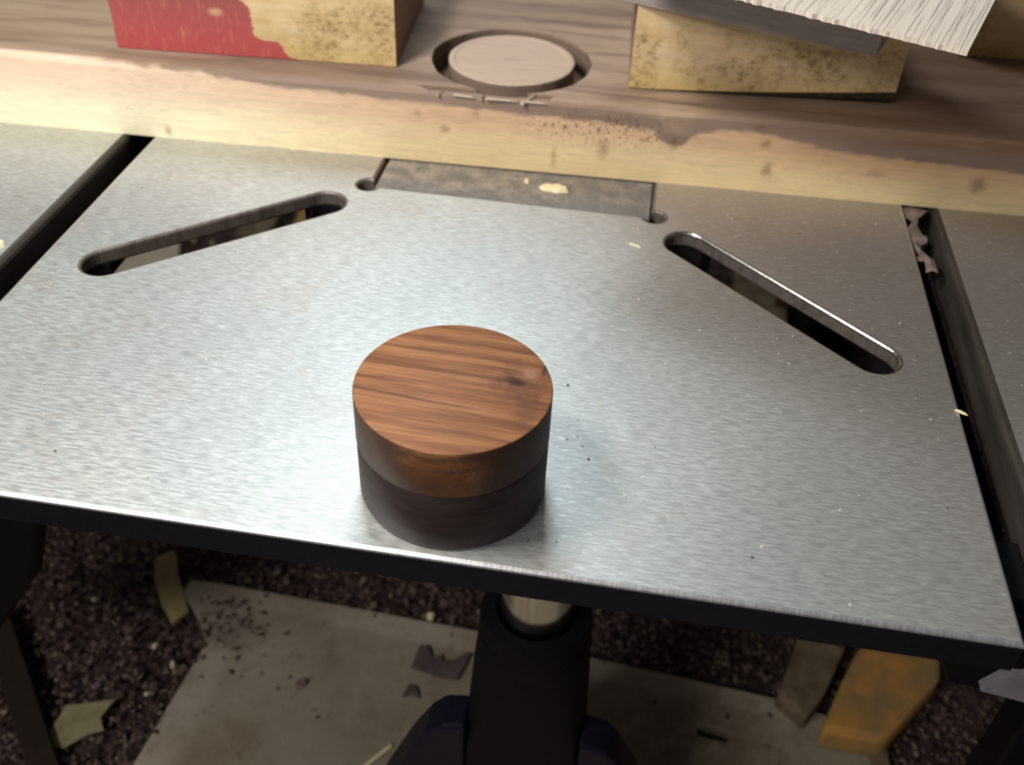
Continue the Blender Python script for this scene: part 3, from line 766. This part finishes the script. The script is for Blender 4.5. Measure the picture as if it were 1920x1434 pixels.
# clutter on the floor behind the table, seen through the slots
offcut('beige_board', [(-425, 455), (-362, 500), (-395, 585), (-458, 545)], -301, -292, M_BEIGE, 'beige board on the floor seen through the left slot', 1)
offcut('beige_board', [(-330, 560), (-300, 560), (-300, 640), (-330, 640)], -301, -290, M_DIMWOOD, 'dim board on the floor seen through the middle of the left slot', 1)
offcut('beige_board', [(-282, 590), (-235, 590), (-235, 680), (-282, 680)], -301, -290, M_ORANGE, 'tan board on the floor seen through the upper end of the left slot', 1)
offcut('brown_board', [(150, 500), (196, 500), (196, 640), (150, 640)], -301, -286, M_DIMWOOD, 'brown board on the floor seen through the right slot', 1)
offcut('brown_board', [(185, 540), (200, 540), (200, 610), (185, 610)], -285.9, -270, M_ORANGE, 'orange-brown strip on top of the board seen through the right slot', 1)
bm = bmesh.new(); box(bm, 203, 245, 470, 560, -301, -240); bevel(bm, 2, 1)
tag(build('black_tool_case', bm, M_BLACK), 'black box on the floor seen through the right slot', 'box')

# loose shavings and dust: nobody could count them
def flakes(name, n, region, mats, smin, smax, lift, label, cat, parent=None, zfun=None):
    bm = bmesh.new()
    for _ in range(n):
        x, y = region()
        z = zfun(x, y) + random.random() * lift
        s = random.uniform(smin, smax); a = random.uniform(0, math.tau); w_ = s * random.uniform(.25, .7)
        t1, t2, cv = random.uniform(-.45, .45), random.uniform(-.45, .45), random.uniform(0, .35) * s
        ca, sa = math.cos(a), math.sin(a); vs_ = []
        for u, v, q in ((-1, -1, 0), (0, -1, cv), (1, -1, 0), (1, 1, 0), (0, 1, cv), (-1, 1, 0)):
            px, py = u * s / 2, v * w_ / 2
            vs_.append(bm.verts.new((x + px * ca - py * sa, y + px * sa + py * ca, z + q + px * t1 + py * t2)))
        mi = random.choices(range(len(mats)), [m[1] for m in mats])[0]
        for f in ((0, 1, 4, 5), (1, 2, 3, 4)): bm.faces.new([vs_[i] for i in f]).material_index = mi
    o = build(name, bm, [m[0] for m in mats])
    return tag(o, label, cat, kind='stuff')
def fm(name, c, r=0.9): t = NT(name); return t.out(c, r, spec=0.1)
MF = [(fm('flake_dark', (0.045, 0.028, 0.025)), 5), (fm('flake_brown', (0.11, 0.070, 0.058)), 5), (fm('flake_mauve', (0.145, 0.105, 0.10)), 4), (fm('flake_tan', (0.23, 0.18, 0.13)), 2.4), (fm('flake_pale', (0.42, 0.33, 0.22)), 0.05)]
def reg_floor():
    while True:
        x, y = random.uniform(-420, 380), random.uniform(-40, 330)
        if not (-186 < x < 232 and y < 150) : return x, y
def zfl(x, y): return -308 + hgt(x, y) * .6 + 1.0
flakes('wood_shavings', 24000, reg_floor, MF, 1.6, 5.0, 5.0, 'dark brown shavings and sawdust covering the floor below the table', 'sawdust', zfun=zfl)
def reg_far(): return random.uniform(-560, 400), random.uniform(330, 900)
flakes('wood_shavings', 5000, reg_far, MF, 4, 11, 4.0, 'dark shavings on the floor behind the table, glimpsed through its slots', 'sawdust', zfun=zfl)
def reg_slab():
    while True:
        x, y = random.gauss(-180, 16), random.gauss(130, 14)
        if random.random() < .3: x, y = random.uniform(-180, 230), random.uniform(20, 152)
        if -190 < x < 232 and 0 < y < 160 and not (-10 < x < 66 and y < 85): return x, y
flakes('stray_shavings', 130, reg_slab, MF, 1.5, 4.5, 1.0, 'stray shavings scattered over the grey base plate', 'sawdust', zfun=lambda x, y: -299.8)
MD = [(fm('speck_pale', (0.72, 0.66, 0.55)), 5), (fm('speck_dark', (0.10, 0.09, 0.08)), 1)]
def reg_table():
    while True:
        x, y = random.uniform(-190, 170), random.uniform(-28, 205)
        if random.random() < .5: x, y = random.uniform(40, 325), random.uniform(60, 205)
        if 172 < x < 190: continue
        if math.hypot(x, y) < 32 or (IL - 6 < x < IR + 6 and y > IY - 8): continue
        bad = False
        for a, b_ in ((LA, LB), (RA, RB)):
            A, B, Pn = Vector(a), Vector(b_), Vector((x, y)); t = max(0, min(1, (Pn - A).dot(B - A) / (B - A).length_squared))
            if (Pn - A.lerp(B, t)).length < RS + 2: bad = True
        if not bad: return x, y
flakes('dust_specks', 260, reg_table, MD, 0.4, 1.1, 0.05, 'fine specks of sawdust on the metal table top', 'sawdust', zfun=lambda x, y: 0.12)
